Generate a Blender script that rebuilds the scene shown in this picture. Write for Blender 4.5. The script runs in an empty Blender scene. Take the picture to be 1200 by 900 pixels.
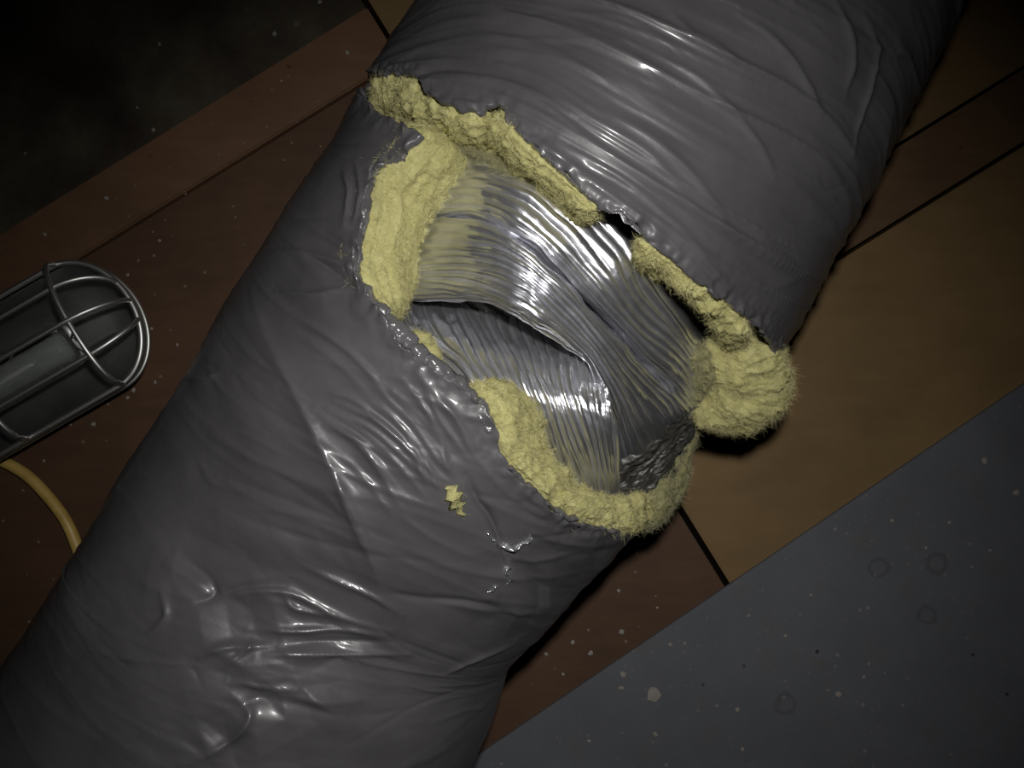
import bpy, bmesh, math
import numpy as np
from mathutils import Vector

# ------------------------------------------------------------------ camera, light, exposure
F = 1000.0          # focal length in pixels of the 1200x900 frame
H = 0.80            # camera height above the floor boards (m)
scn = bpy.context.scene
col = scn.collection
cam_d = bpy.data.cameras.new('camera'); cam_d.sensor_width = 36.0; cam_d.lens = 36.0 * F / 1200.0
cam_d.clip_start = 0.01
cam = bpy.data.objects.new('camera', cam_d); col.objects.link(cam)
cam.location = (0, 0, H); cam.rotation_euler = (0, 0, 0)
scn.camera = cam

w = bpy.data.worlds.new('world'); scn.world = w; w.use_nodes = True
w.node_tree.nodes['Background'].inputs[0].default_value = (0, 0, 0, 1)
w.node_tree.nodes['Background'].inputs[1].default_value = 0.0

# the torch of the phone, held next to its lens
ld = bpy.data.lights.new('phone_torch_offscreen', 'SPOT'); ld.energy = 9.0; ld.color = (1.0, 0.98, 0.96)
ld.spot_size = math.radians(88); ld.spot_blend = 1.0; ld.shadow_soft_size = 0.012
torch = bpy.data.objects.new('phone_torch_offscreen', ld); col.objects.link(torch)
torch.location = (0.022, 0.068, H + 0.0)
aim = Vector((0.01, -0.05, 0.2))
torch.rotation_euler = (aim - Vector(torch.location)).to_track_quat('-Z', 'Y').to_euler()

scn.view_settings.view_transform = 'Standard'
scn.view_settings.look = 'None'
scn.view_settings.exposure = 0.0
scn.view_settings.gamma = 1.0
scn.view_settings.use_curve_mapping = False

rng = np.random.default_rng(11)

# ------------------------------------------------------------------ helpers
def P(px, py, z):
    """pixel -> world point at height z"""
    return np.array([(px - 600.0) / F * (H - z), -(py - 450.0) / F * (H - z), z])

def to_px(p):
    d = H - p[..., 2]
    return np.stack([600.0 + F * p[..., 0] / d, 450.0 - F * p[..., 1] / d], -1)

def _hash(ix, iy, iz, seed):
    h = (ix * 374761393 + iy * 668265263 + iz * 2147483647 + seed * 974711) & 0xFFFFFFFF
    h = ((h ^ (h >> 13)) * 1274126177) & 0xFFFFFFFF
    h = ((h ^ (h >> 16)) * 2246822519) & 0xFFFFFFFF
    return ((h ^ (h >> 15)) & 0xFFFFFF) / float(0xFFFFFF) * 2 - 1

def vnoise(p, seed=0):
    p = np.asarray(p, float)
    i = np.floor(p).astype(np.int64); f = p - i
    f = f * f * f * (f * (f * 6 - 15) + 10)
    r = 0
    for dx in (0, 1):
        wx = f[..., 0] if dx else 1 - f[..., 0]
        for dy in (0, 1):
            wy = f[..., 1] if dy else 1 - f[..., 1]
            for dz in (0, 1):
                wz = f[..., 2] if dz else 1 - f[..., 2]
                r = r + wx * wy * wz * _hash(i[..., 0] + dx, i[..., 1] + dy, i[..., 2] + dz, seed)
    return r

def fbm(p, octs=3, seed=0):
    a, s, r = 1.0, 1.0, 0
    for k in range(octs):
        r = r + a * vnoise(np.asarray(p) * s, seed + k * 17)
        a *= 0.5; s *= 2.03
    return r

def cr(pts, t):
    """Catmull-Rom through pts (n,...) at t in [0,n-1]"""
    pts = np.asarray(pts, float); n = len(pts)
    t = np.clip(np.asarray(t, float), 0, n - 1 - 1e-9)
    i = np.floor(t).astype(int); f = t - i
    def g(k):
        k = np.asarray(k)
        lo = k < 0; hi = k > n - 1
        v = pts[np.clip(k, 0, n - 1)].copy()
        if lo.any(): v[lo] = 2 * pts[0] - pts[1]
        if hi.any(): v[hi] = 2 * pts[-1] - pts[-2]
        return v
    p0, p1, p2, p3 = g(i - 1), g(i), g(i + 1), g(i + 2)
    f = f.reshape(f.shape + (1,) * (pts.ndim - 1))
    return 0.5 * (2 * p1 + (p2 - p0) * f + (2 * p0 - 5 * p1 + 4 * p2 - p3) * f ** 2 + (3 * p1 - p0 - 3 * p2 + p3) * f ** 3)

def resample(pts, n):
    return cr(pts, np.linspace(0, len(pts) - 1, n))

def link(name, verts, faces, m, parent=None, smooth=True, uv=None):
    me = bpy.data.meshes.new(name)
    verts = np.asarray(verts, float)
    if isinstance(faces, np.ndarray):
        nf = len(faces); faces = np.ascontiguousarray(faces, np.int32)
        me.vertices.add(len(verts)); me.vertices.foreach_set('co', verts.astype(np.float32).ravel())
        me.loops.add(nf * 4); me.loops.foreach_set('vertex_index', faces.ravel())
        me.polygons.add(nf); me.polygons.foreach_set('loop_start', np.arange(nf, dtype=np.int32) * 4)
        me.update(calc_edges=True)
    else:
        me.from_pydata(verts.tolist(), [], [tuple(int(i) for i in f) for f in faces])
    if uv is not None:
        l = me.uv_layers.new(name='UVMap')
        li = np.empty(len(me.loops), np.int32); me.loops.foreach_get('vertex_index', li)
        l.data.foreach_set('uv', np.asarray(uv, np.float32)[li].ravel())
    if smooth: me.polygons.foreach_set('use_smooth', [True] * len(me.polygons))
    me.materials.append(m); me.update()
    o = bpy.data.objects.new(name, me); col.objects.link(o)
    if parent is not None: o.parent = parent
    return o

def tag(o, label=None, cat=None, group=None, kind=None):
    if label: o['label'] = label
    if cat: o['category'] = cat
    if group: o['group'] = group
    if kind: o['kind'] = kind
    return o

def empty(name, loc=(0, 0, 0)):
    o = bpy.data.objects.new(name, None); o.empty_display_size = 0.05
    col.objects.link(o); o.location = loc
    return o

def grid_faces(nu, nv, closed_v=False):
    i = np.arange(nu - 1)[:, None]; j = np.arange(nv if closed_v else nv - 1)[None, :]
    jn = (j + 1) % nv
    return np.stack([i * nv + j, i * nv + jn, (i + 1) * nv + jn, (i + 1) * nv + j], -1).reshape(-1, 4)

def grid_normals(g, closed_v=False):
    du = np.gradient(g, axis=0)
    dv = (np.roll(g, -1, 1) - np.roll(g, 1, 1)) if closed_v else np.gradient(g, axis=1)
    n = np.cross(du, dv); l = np.linalg.norm(n, axis=-1, keepdims=True)
    return n / np.maximum(l, 1e-9)

def rim_faces(nu, nv):
    b = [(i, 0) for i in range(nu)] + [(nu - 1, j) for j in range(1, nv)] + [(i, nv - 1) for i in range(nu - 2, -1, -1)] + [(0, j) for j in range(nv - 2, 0, -1)]
    k = [i * nv + j for i, j in b]; o = nu * nv
    return np.array([(k[q], k[(q + 1) % len(k)], k[(q + 1) % len(k)] + o, k[q] + o) for q in range(len(k))])

def tube(path, r, m, name, parent=None, seg=10, closed=False):
    """a wire or cord swept along a 3-D path"""
    path = np.asarray(path, float); n = len(path)
    tan = (np.roll(path, -1, 0) - np.roll(path, 1, 0)) if closed else np.gradient(path, axis=0)
    tan /= np.maximum(np.linalg.norm(tan, axis=1, keepdims=True), 1e-9)
    ref = np.array([0, 0, 1.0]); ref = np.where(np.abs(tan @ ref)[:, None] > 0.92, np.array([[1.0, 0.2, 0]]), ref[None])
    a = np.cross(tan, ref); a /= np.linalg.norm(a, axis=1, keepdims=True); b = np.cross(tan, a)
    th = np.linspace(0, 2 * np.pi, seg, endpoint=False)
    rr = np.broadcast_to(np.asarray(r, float), (n,))[:, None, None]
    g = path[:, None] + rr * (np.cos(th)[None, :, None] * a[:, None] + np.sin(th)[None, :, None] * b[:, None])
    f = grid_faces(n, seg, True).tolist()
    if closed:
        k = (n - 1) * seg
        f += [(k + j, k + (j + 1) % seg, (j + 1) % seg, j) for j in range(seg)]
    else:
        f += [tuple(range(seg)), tuple(reversed(range((n - 1) * seg, n * seg)))]
    return link(name, g.reshape(-1, 3), f, m, parent)

# ------------------------------------------------------------------ materials
def mat(name):
    m = bpy.data.materials.new(name); m.use_nodes = True
    nt = m.node_tree
    return m, nt, nt.nodes['Principled BSDF']

def node(nt, t, **kw):
    n = nt.nodes.new(t)
    for k, v in kw.items():
        if k in n.inputs.keys(): n.inputs[k].default_value = v
        else: setattr(n, k, v)
    return n

def coords(nt, kind='Object', scale=(1, 1, 1), rot=(0, 0, 0)):
    tc = nt.nodes.new('ShaderNodeTexCoord'); mp = nt.nodes.new('ShaderNodeMapping')
    mp.inputs['Scale'].default_value = scale; mp.inputs['Rotation'].default_value = rot
    nt.links.new(tc.outputs[kind], mp.inputs[0])
    return mp.outputs[0]

def noise(nt, vec, scale, detail=4, rough=0.6):
    n = node(nt, 'ShaderNodeTexNoise'); n.inputs['Scale'].default_value = scale
    n.inputs['Detail'].default_value = detail; n.inputs['Roughness'].default_value = rough
    nt.links.new(vec, n.inputs['Vector']); return n.outputs['Fac']

def ramp(nt, fac, stops):
    r = nt.nodes.new('ShaderNodeValToRGB'); e = r.color_ramp.elements
    while len(e) < len(stops): e.new(0.5)
    for k, (p, c) in enumerate(stops):
        e[k].position = p; e[k].color = (*c, 1) if len(c) == 3 else c
    nt.links.new(fac, r.inputs[0]); return r.outputs[0]

def mix(nt, fac, a, b, mode='MIX'):
    m = nt.nodes.new('ShaderNodeMix'); m.data_type = 'RGBA'; m.blend_type = mode
    for s, v in ((0, fac), (6, a), (7, b)):
        if hasattr(v, 'is_output'): nt.links.new(v, m.inputs[s])
        else: m.inputs[s].default_value = v if s == 0 else (*v, 1)
    return m.outputs[2]

def bump(nt, bs, hgt, strength, dist=0.001, prev=None):
    b = nt.nodes.new('ShaderNodeBump'); b.inputs['Strength'].default_value = strength; b.inputs['Distance'].default_value = dist
    nt.links.new(hgt, b.inputs['Height'])
    if prev: nt.links.new(prev, b.inputs['Normal'])
    nt.links.new(b.outputs[0], bs.inputs['Normal']); return b.outputs[0]

BOARD_ANG = math.atan2(0.527, 0.85)

def wood(name, c1, c2, speck=0.0, rough=0.62):
    m, nt, bs = mat(name)
    v = coords(nt, 'Object', (10, 45, 20), (0, 0, -BOARD_ANG))
    v2 = coords(nt, 'Object')
    g = noise(nt, v, 1.6, 5, 0.65)
    base = ramp(nt, g, [(0.3, c1), (0.72, c2)])
    bl = noise(nt, v2, 7, 4, 0.6)
    base = mix(nt, 0.45, base, ramp(nt, bl, [(0.32, (0.6, 0.6, 0.6)), (0.68, (1.25, 1.22, 1.18))]), 'MULTIPLY')
    st = noise(nt, v2, 120, 2, 0.5)
    base = mix(nt, ramp(nt, st, [(0.0, (0, 0, 0)), (0.74, (0, 0, 0)), (0.79, (0.7, 0.7, 0.7))]), base, (0.03, 0.02, 0.014))
    if speck:
        vo = node(nt, 'ShaderNodeTexVoronoi'); vo.inputs['Scale'].default_value = 60; nt.links.new(v2, vo.inputs['Vector'])
        base = mix(nt, ramp(nt, vo.outputs['Distance'], [(0.0, (speck,) * 3), (0.06, (speck,) * 3), (0.10, (0, 0, 0))]), base, (0.32, 0.27, 0.22))
    nt.links.new(base, bs.inputs['Base Color'])
    bs.inputs['Roughness'].default_value = rough; bs.inputs['Specular IOR Level'].default_value = 0.3
    bump(nt, bs, g, 0.35, 0.0006)
    return m

M = {}
M['brown'] = wood('brown hardboard', (0.090, 0.048, 0.026), (0.114, 0.062, 0.034), 0.5)
M['tan'] = wood('tan board', (0.196, 0.124, 0.052), (0.222, 0.143, 0.062))
M['batten'] = wood('reddish batten', (0.145, 0.078, 0.042), (0.18, 0.100, 0.054), 0.3)
M['batten2'] = wood('dark batten', (0.125, 0.072, 0.036), (0.155, 0.090, 0.045))

m, nt, bs = mat('dark stained underfloor'); M['under'] = m
v = coords(nt)
base = ramp(nt, noise(nt, v, 9, 6, 0.62), [(0.32, (0.022, 0.014, 0.010)), (0.52, (0.065, 0.052, 0.034)), (0.7, (0.12, 0.105, 0.066))])
vo = node(nt, 'ShaderNodeTexVoronoi'); vo.inputs['Scale'].default_value = 22; nt.links.new(v, vo.inputs['Vector'])
base = mix(nt, ramp(nt, vo.outputs['Distance'], [(0.0, (0.6,) * 3), (0.05, (0.6,) * 3), (0.08, (0, 0, 0))]), base, (0.16, 0.14, 0.10))
nt.links.new(base, bs.inputs['Base Color']); bs.inputs['Roughness'].default_value = 0.85
bump(nt, bs, noise(nt, v, 60, 4), 0.5, 0.003)

m, nt, bs = mat('grey painted sheet'); M['grey'] = m
v = coords(nt)
base = ramp(nt, noise(nt, v, 5, 6, 0.65), [(0.3, (0.110, 0.116, 0.128)), (0.7, (0.150, 0.157, 0.171))])
dirt = noise(nt, v, 26, 6, 0.7)
base = mix(nt, ramp(nt, dirt, [(0.56, (0, 0, 0)), (0.72, (0.6,) * 3)]), base, (0.14, 0.125, 0.10))
for sc, s0, s1, cc, k in ((55, 0.07, 0.11, (0.30, 0.28, 0.25), 0.75), (34, 0.055, 0.08, (0.025, 0.024, 0.024), 0.9), (120, 0.12, 0.2, (0.22, 0.20, 0.17), 0.5)):
    vo = node(nt, 'ShaderNodeTexVoronoi'); vo.inputs['Scale'].default_value = sc; nt.links.new(v, vo.inputs['Vector'])
    msk = ramp(nt, vo.outputs['Distance'], [(0.0, (k,) * 3), (s0, (k,) * 3), (s1, (0, 0, 0))])
    sel = ramp(nt, noise(nt, v, 11 + sc * 0.1, 3), [(0.42, (0, 0, 0)), (0.56, (1, 1, 1))])
    base = mix(nt, mix(nt, 1.0, msk, sel, 'MULTIPLY'), base, cc)
for (rx, ry, rr_) in ((1030, 665, .0085), (1098, 660, .009), (1086, 721, .008), (921, 826, .009)):      # dried drip rings
    q = P(rx, ry, .004)
    dn = nt.nodes.new('ShaderNodeVectorMath'); dn.operation = 'DISTANCE'; dn.inputs[1].default_value = tuple(q)
    wob = nt.nodes.new('ShaderNodeVectorMath'); wob.operation = 'MULTIPLY_ADD'; wob.inputs[1].default_value = (.008, .008, 0)
    wn_ = nt.nodes.new('ShaderNodeTexNoise'); wn_.inputs['Scale'].default_value = 90; nt.links.new(v, wn_.inputs['Vector'])
    sb_ = nt.nodes.new('ShaderNodeVectorMath'); sb_.operation = 'SUBTRACT'; sb_.inputs[1].default_value = (.5, .5, .5); nt.links.new(wn_.outputs['Color'], sb_.inputs[0])
    nt.links.new(sb_.outputs[0], wob.inputs[0]); nt.links.new(v, wob.inputs[2]); nt.links.new(wob.outputs[0], dn.inputs[0])
    mr = nt.nodes.new('ShaderNodeMapRange'); mr.inputs['From Max'].default_value = rr_ * 1.6; nt.links.new(dn.outputs['Value'], mr.inputs['Value'])
    base = mix(nt, ramp(nt, mr.outputs[0], [(0.0, (.05,) * 3), (0.42, (.08,) * 3), (0.58, (.42,) * 3), (0.72, (.22,) * 3), (0.85, (0, 0, 0))]), base, (0.05, 0.047, 0.045))
nt.links.new(base, bs.inputs['Base Color']); bs.inputs['Roughness'].default_value = 0.6; bs.inputs['Specular IOR Level'].default_value = 0.3
bump(nt, bs, dirt, 0.3, 0.0008)

m, nt, bs = mat('grey plastic film'); M['film'] = m
v = coords(nt)
base = ramp(nt, noise(nt, v, 14, 4), [(0.3, (0.080, 0.077, 0.080)), (0.7, (0.112, 0.108, 0.111))])
nt.links.new(base, bs.inputs['Base Color'])
rg = nt.nodes.new('ShaderNodeMapRange'); rg.inputs['To Min'].default_value = 0.36; rg.inputs['To Max'].default_value = 0.50
nt.links.new(noise(nt, v, 30, 3), rg.inputs['Value']); nt.links.new(rg.outputs[0], bs.inputs['Roughness'])
bs.inputs['Specular IOR Level'].default_value = 0.4
bs.inputs['Coat Weight'].default_value = 0.28; bs.inputs['Coat Roughness'].default_value = 0.14
uvv = coords(nt, 'UV', (80, 11, 1), (0, 0, 0.10))
rn = nt.nodes.new('ShaderNodeTexNoise'); rn.noise_type = 'RIDGED_MULTIFRACTAL'; rn.inputs['Scale'].default_value = 0.8; rn.inputs['Detail'].default_value = 4
rn.inputs['Distortion'].default_value = 0.5; nt.links.new(uvv, rn.inputs['Vector'])
b1 = bump(nt, bs, rn.outputs['Fac'], 0.45, 0.0012)
uvc = coords(nt, 'UV', (60, 22, 1), (0, 0, 0.25))
wn = nt.nodes.new('ShaderNodeTexNoise'); wn.inputs['Scale'].default_value = 0.7; nt.links.new(uvc, wn.inputs['Vector'])
wv = nt.nodes.new('ShaderNodeVectorMath'); wv.operation = 'MULTIPLY_ADD'; wv.inputs[1].default_value = (1.6, 1.6, 0)
nt.links.new(wn.outputs['Color'], wv.inputs[0]); nt.links.new(uvc, wv.inputs[2])
vc = nt.nodes.new('ShaderNodeTexVoronoi'); vc.inputs['Scale'].default_value = 1.0; nt.links.new(wv.outputs[0], vc.inputs['Vector'])
b2 = bump(nt, bs, vc.outputs['Distance'], 0.35, 0.0018, b1)
bump(nt, bs, noise(nt, v, 320, 3), 0.14, 0.0006, b2)

m, nt, bs = mat('shiny torn film'); M['shiny'] = m
bs.inputs['Base Color'].default_value = (0.13, 0.125, 0.13, 1); bs.inputs['Roughness'].default_value = 0.18
bs.inputs['Specular IOR Level'].default_value = 0.9
v = coords(nt); bump(nt, bs, noise(nt, v, 300, 3), 0.7, 0.001)

m, nt, bs = mat('crumpled foil'); M['foilbit'] = m
bs.inputs['Base Color'].default_value = (0.85, 0.86, 0.88, 1); bs.inputs['Metallic'].default_value = 0.9; bs.inputs['Roughness'].default_value = 0.2
v = coords(nt); bump(nt, bs, noise(nt, v, 420, 2), 0.8, 0.001)

m, nt, bs = mat('ribbed aluminium foil'); M['foil'] = m
v = coords(nt)
base = ramp(nt, noise(nt, v, 40, 4), [(0.3, (0.72, 0.725, 0.76)), (0.7, (0.92, 0.925, 0.97))])
sm = noise(nt, v, 330, 2, 0.5)
nt.links.new(base, bs.inputs['Base Color']); bs.inputs['Metallic'].default_value = 0.9; bs.inputs['Specular IOR Level'].default_value = 1.0
bs.inputs['Roughness'].default_value = 0.28
uvf = coords(nt, 'UV', (70, 9, 1))
b1 = bump(nt, bs, noise(nt, uvf, 1.0, 3, 0.5), 0.25, 0.0010)
bump(nt, bs, sm, 0.2, 0.0004, b1)

m, nt, bs = mat('dark inner liner'); M['liner'] = m
v = coords(nt)
base = ramp(nt, noise(nt, v, 90, 4), [(0.3, (0.035, 0.034, 0.03)), (0.7, (0.10, 0.10, 0.09))])
nt.links.new(base, bs.inputs['Base Color']); bs.inputs['Metallic'].default_value = 0.3; bs.inputs['Roughness'].default_value = 0.4
bump(nt, bs, noise(nt, v, 160, 4), 0.7, 0.0015)

def wool(name, c1, c2):
    m, nt, bs = mat(name)
    v = coords(nt)
    base = ramp(nt, noise(nt, v, 130, 5, 0.7), [(0.3, c1), (0.7, c2)])
    nt.links.new(base, bs.inputs['Base Color']); bs.inputs['Roughness'].default_value = 0.95
    bs.inputs['Specular IOR Level'].default_value = 0.1
    bs.inputs['Subsurface Weight'].default_value = 0.1; bs.inputs['Subsurface Radius'].default_value = (0.006, 0.005, 0.002)
    bs.inputs['Subsurface Scale'].default_value = 0.5
    bump(nt, bs, noise(nt, v, 420, 4, 0.7), 0.8, 0.0016)
    return m
M['wool'] = wool('yellow glass wool', (0.46, 0.43, 0.17), (0.66, 0.63, 0.30))
M['wool_dirty'] = wool('dusty glass wool', (0.22, 0.21, 0.09), (0.42, 0.40, 0.20))
m, nt, bs = mat('glass fibres'); M['fibre'] = m
bs.inputs['Base Color'].default_value = (0.66, 0.61, 0.30, 1); bs.inputs['Roughness'].default_value = 0.6

m, nt, bs = mat('dusty glass fibres'); M['fibre_dirty'] = m
bs.inputs['Base Color'].default_value = (0.40, 0.38, 0.22, 1); bs.inputs['Roughness'].default_value = 0.6

m, nt, bs = mat('chrome wire'); M['chrome'] = m
bs.inputs['Base Color'].default_value = (0.85, 0.85, 0.82, 1); bs.inputs['Metallic'].default_value = 1; bs.inputs['Roughness'].default_value = 0.46
m, nt, bs = mat('lamp reflector metal'); M['reflector'] = m
v = coords(nt); base = ramp(nt, noise(nt, v, 40, 4), [(0.3, (0.28, 0.30, 0.28)), (0.7, (0.44, 0.46, 0.44))])
nt.links.new(base, bs.inputs['Base Color']); bs.inputs['Metallic'].default_value = 0.9; bs.inputs['Roughness'].default_value = 0.42
m, nt, bs = mat('clear bulb glass'); M['glass'] = m
bs.inputs['Base Color'].default_value = (0.93, 0.97, 0.94, 1); bs.inputs['Transmission Weight'].default_value = 0.9; bs.inputs['Roughness'].default_value = 0.08; bs.inputs['IOR'].default_value = 1.45
m, nt, bs = mat('black rubber'); M['rubber'] = m
bs.inputs['Base Color'].default_value = (0.02, 0.02, 0.02, 1); bs.inputs['Roughness'].default_value = 0.6
m, nt, bs = mat('yellow cord jacket'); M['cord'] = m
v = coords(nt); base = ramp(nt, noise(nt, v, 70, 4), [(0.3, (0.50, 0.33, 0.08)), (0.65, (0.68, 0.48, 0.14))])
nt.links.new(base, bs.inputs['Base Color']); bs.inputs['Roughness'].default_value = 0.42
m, nt, bs = mat('pale plaster'); M['crumb'] = m
v = coords(nt); base = ramp(nt, noise(nt, v, 200, 3), [(0.3, (0.22, 0.20, 0.17)), (0.7, (0.40, 0.37, 0.33))])
nt.links.new(base, bs.inputs['Base Color']); bs.inputs['Roughness'].default_value = 0.9

# ------------------------------------------------------------------ the floor
E1 = np.array([0.85, -0.527]); E1 /= np.linalg.norm(E1); E2 = np.array([-E1[1], E1[0]])
def ab(a, b): return a * E1 + b * E2

def slab(name, corners_px, ztop, thick, m, parent=None, bev=0.0015):
    bm = bmesh.new()
    vs = [bm.verts.new(P(x, y, ztop)) for x, y in corners_px]
    f = bm.faces.new(vs); bm.normal_update()
    if f.normal.z < 0: f.normal_flip()
    r = bmesh.ops.extrude_face_region(bm, geom=[f])
    bmesh.ops.translate(bm, verts=[v for v in r['geom'] if isinstance(v, bmesh.types.BMVert)], vec=(0, 0, -thick))
    bmesh.ops.recalc_face_normals(bm, faces=bm.faces)
    if bev: bmesh.ops.bevel(bm, geom=bm.edges[:], offset=bev, segments=2, affect='EDGES')
    me = bpy.data.meshes.new(name); bm.to_mesh(me); bm.free(); me.materials.append(m)
    o = bpy.data.objects.new(name, me); col.objects.link(o)
    if parent: o.parent = parent
    return o

def board(a0, a1, b0, b1): return [ab(a0, b0), ab(a1, b0), ab(a1, b1), ab(a0, b1)]

fl = link('floor', [(-2, -2, -0.07), (2, -2, -0.07), (2, 2, -0.07), (-2, 2, -0.07), (-2, -2, -0.1), (2, -2, -0.1), (2, 2, -0.1), (-2, 2, -0.1)],
          [(0, 1, 2, 3), (7, 6, 5, 4), (0, 4, 5, 1), (1, 5, 6, 2), (2, 6, 7, 3), (3, 7, 4, 0)], M['under'], smooth=False)
tag(fl, 'dark stained underfloor below brown boards', kind='structure')
TH = 0.07
slab('floor_board', board(-700, 359, 309, 1350), 0, TH, M['brown'], fl)
slab('floor_board', board(367, 1600, 778, 1350), 0, TH, M['tan'], fl)
slab('floor_board', board(367, 1600, 100, 697), 0, TH, M['tan'], fl)
ba = slab('wooden_batten', board(-700, 361, 233, 305), 0.006, TH + 0.006, M['batten'])
tag(ba, 'reddish brown wooden batten bordering the dark underfloor near the caged lamp', 'batten')
bb = slab('wooden_batten', board(367, 1600, 701, 773), 0.0, TH, M['batten2'])
tag(bb, 'dark brown wooden batten set between two tan floor boards', 'batten')
gs = slab('grey_sheet', [(380, 1007), (560, 885), (880, 668), (1200, 450), (1560, 205), (1950, 800), (800, 1600)], 0.004, 0.004, M['grey'], None, 0.0004)
tag(gs, 'grey painted sheet speckled with pale paint lying over the brown floor boards', 'sheet')

# ------------------------------------------------------------------ the duct: centre line from its two outlines
LR = [((-205, 1095), (240, 1381)), ((-110, 945), (335, 1232)), ((-5, 780), (444, 1066)), ((58, 690), (500, 976)), ((115, 606), (560, 890)),
      ((175, 512), (592, 785)), ((243, 400), (688, 682)), ((312, 290), (775, 590)), ((345, 238), (842, 502)), ((408, 128), (925, 395)),
      ((450, 60), (962, 326)), ((486, 0), (990, 270)), ((550, -110), (1047, 157)), ((640, -265), (1127, -5)), ((740, -440), (1222, -185)), ((850, -640), (1330, -385))]
stat = []
for L, R_ in LR:
    L = np.array(L, float) - (600, 450); R_ = np.array(R_, float) - (600, 450)
    n = (R_ - L) / np.linalg.norm(R_ - L); d = np.array([n[1], -n[0]])
    aL, aR = math.atan(L @ n / F), math.atan(R_ @ n / F)
    hf, md = (aR - aL) / 2, (aR + aL) / 2
    rad = H * math.sin(hf) / (math.cos(md) + math.sin(hf))
    dist = rad / math.sin(hf)
    c = n * dist * math.sin(md) + d * (((L + R_) / 2) @ d) / F * (H - rad)
    stat.append((c[0], -c[1], rad))
stat = np.array(stat)
NU, NTH = 1000, 680
t = np.linspace(0, len(stat) - 1, 4000)
ax = cr(stat, t)
arc = np.concatenate([[0], np.cumsum(np.linalg.norm(np.diff(ax[:, :2], axis=0), axis=1))])
US = np.linspace(0, arc[-1], NU)
AX = np.stack([np.interp(US, arc, ax[:, k]) for k in range(3)], -1)
k = np.ones(41) / 41
for q in range(3):
    AX[:, q] = np.convolve(np.pad(AX[:, q], 20, mode='reflect', reflect_type='odd'), k, 'valid')
TAN = np.gradient(AX[:, :2], axis=0); TAN /= np.linalg.norm(TAN, axis=1, keepdims=True)
NRM = np.stack([TAN[:, 1], -TAN[:, 0]], -1)         # towards the grey sheet
# angles: 0 = side of the grey sheet, 90 deg = top, 180 = side of the lamp; fine above, coarse below
TH_ = np.radians(np.concatenate([np.linspace(-18, 198, NTH - 40), np.linspace(198, 342, 42)[1:-1]]))

def on_duct(iu, th, off=0.0):
    """iu: float row index; th: angle; off: radial offset -> world"""
    iu = np.asarray(iu, float); ii = np.arange(NU)
    g = [np.interp(iu, ii, AX[:, q]) for q in range(3)]; n0 = np.interp(iu, ii, NRM[:, 0]); n1 = np.interp(iu, ii, NRM[:, 1])
    r = g[2] + off
    return np.stack([g[0] + r * np.cos(th) * n0, g[1] + r * np.cos(th) * n1, g[2] + r * np.sin(th)], -1)

UU, TT = np.meshgrid(np.arange(NU, dtype=float), TH_, indexing='ij')
BASE = on_duct(UU, TT)
BPX = to_px(BASE)
RADM = AX[:, 2].mean()
DU = US[1] - US[0]
# lookup: pixel -> (row, angle) on the visible side
vis = (TT > math.radians(2)) & (TT < math.radians(178))
_lp, _lu, _lt, _lb = BPX[vis][::11], UU[vis][::11], TT[vis][::11], BASE[vis][::11]
def hit(px, py):
    k = np.argmin((_lp[:, 0] - px) ** 2 + (_lp[:, 1] - py) ** 2)
    return _lu[k], _lt[k], _lb[k]
def zat(px, py, drop=0.0): return hit(px, py)[2][2] - drop
def surf(px, py, off=0.0):
    u, th, _ = hit(px, py); return on_duct(u, th, off)

# --- folds and creases of the plastic film (radial displacement) -----------------
X = UU * DU; Y = TT * RADM                                  # metres along / around
disp = 0.0035 * fbm(np.stack([X * 7, Y * 5, 0 * X], -1), 2, 3)
warp = 0.012 * fbm(np.stack([X * 9, Y * 6, 0 * X + 4], -1), 2, 9)
skew = 0.16
Xs = X + skew * Y + warp
ring = fbm(np.stack([Xs * 42, Y * 4.5, 0 * X], -1), 2, 21)
ring2 = fbm(np.stack([Xs * 120, Y * 9, 0 * X], -1), 2, 31)
u_tear = hit(620, 165)[0] * DU
up = 1 / (1 + np.exp(-(X - u_tear + 0.02) / 0.03))          # 1 on the gathered upper length
def facets(x, y, fx, fy, seed):
    """piecewise-flat facets with sharp edges, like stiff crumpled film"""
    a = x * fx + 0.6 * vnoise(np.stack([x * fx * .4, y * fy * .4, 0 * x], -1), seed + 1); b = y * fy + 0.5 * a
    ia, ib = np.floor(a).astype(np.int64), np.floor(b).astype(np.int64); fa, fb = a - ia, b - ib; o = 0 * ia
    h = lambda da, db: _hash(ia + da, ib + db, o, seed)
    up_ = fa > fb
    return np.where(up_, h(0, 0) * (1 - fa) + h(1, 0) * (fa - fb) + h(1, 1) * fb, h(0, 0) * (1 - fb) + h(0, 1) * (fb - fa) + h(1, 1) * fa)
thin = lambda n, p: np.clip(1 - np.abs(n), 0, 1) ** p
disp += (0.0006 + 0.0016 * up) * thin(ring, 4) + (0.0002 + 0.0006 * up) * thin(ring2, 3)
# gathered, crumpled patches of the lower length
for (qx, qy, sx) in ((350, 745, .05), (290, 840, .035), (395, 320, .03), (215, 690, .03), (640, 690, .05)):
    hu, ht, _ = hit(qx, qy); g_ = np.exp(-((X - hu * DU) ** 2 + (Y - ht * RADM) ** 2) / sx ** 2)
    disp += g_ * (0.0040 * facets(X + 0.25 * Y + 1.6 * warp, Y, 46, 15, 61) + 0.0024 * facets(X - 0.2 * Y + warp, Y, 95, 40, 67))
disp += 0.0011 * facets(X + 0.2 * Y + 2 * warp, Y, 30, 10, 71)
# fine pleats running beside the upper tear
near = np.exp(-((X - u_tear - 0.012 + 0.06 * (Y - 1.5 * RADM)) / 0.028) ** 2)
disp += near * 0.0017 * thin(vnoise(np.stack([Xs * 150, Y * 4, 0 * X], -1), 5), 3)

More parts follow.
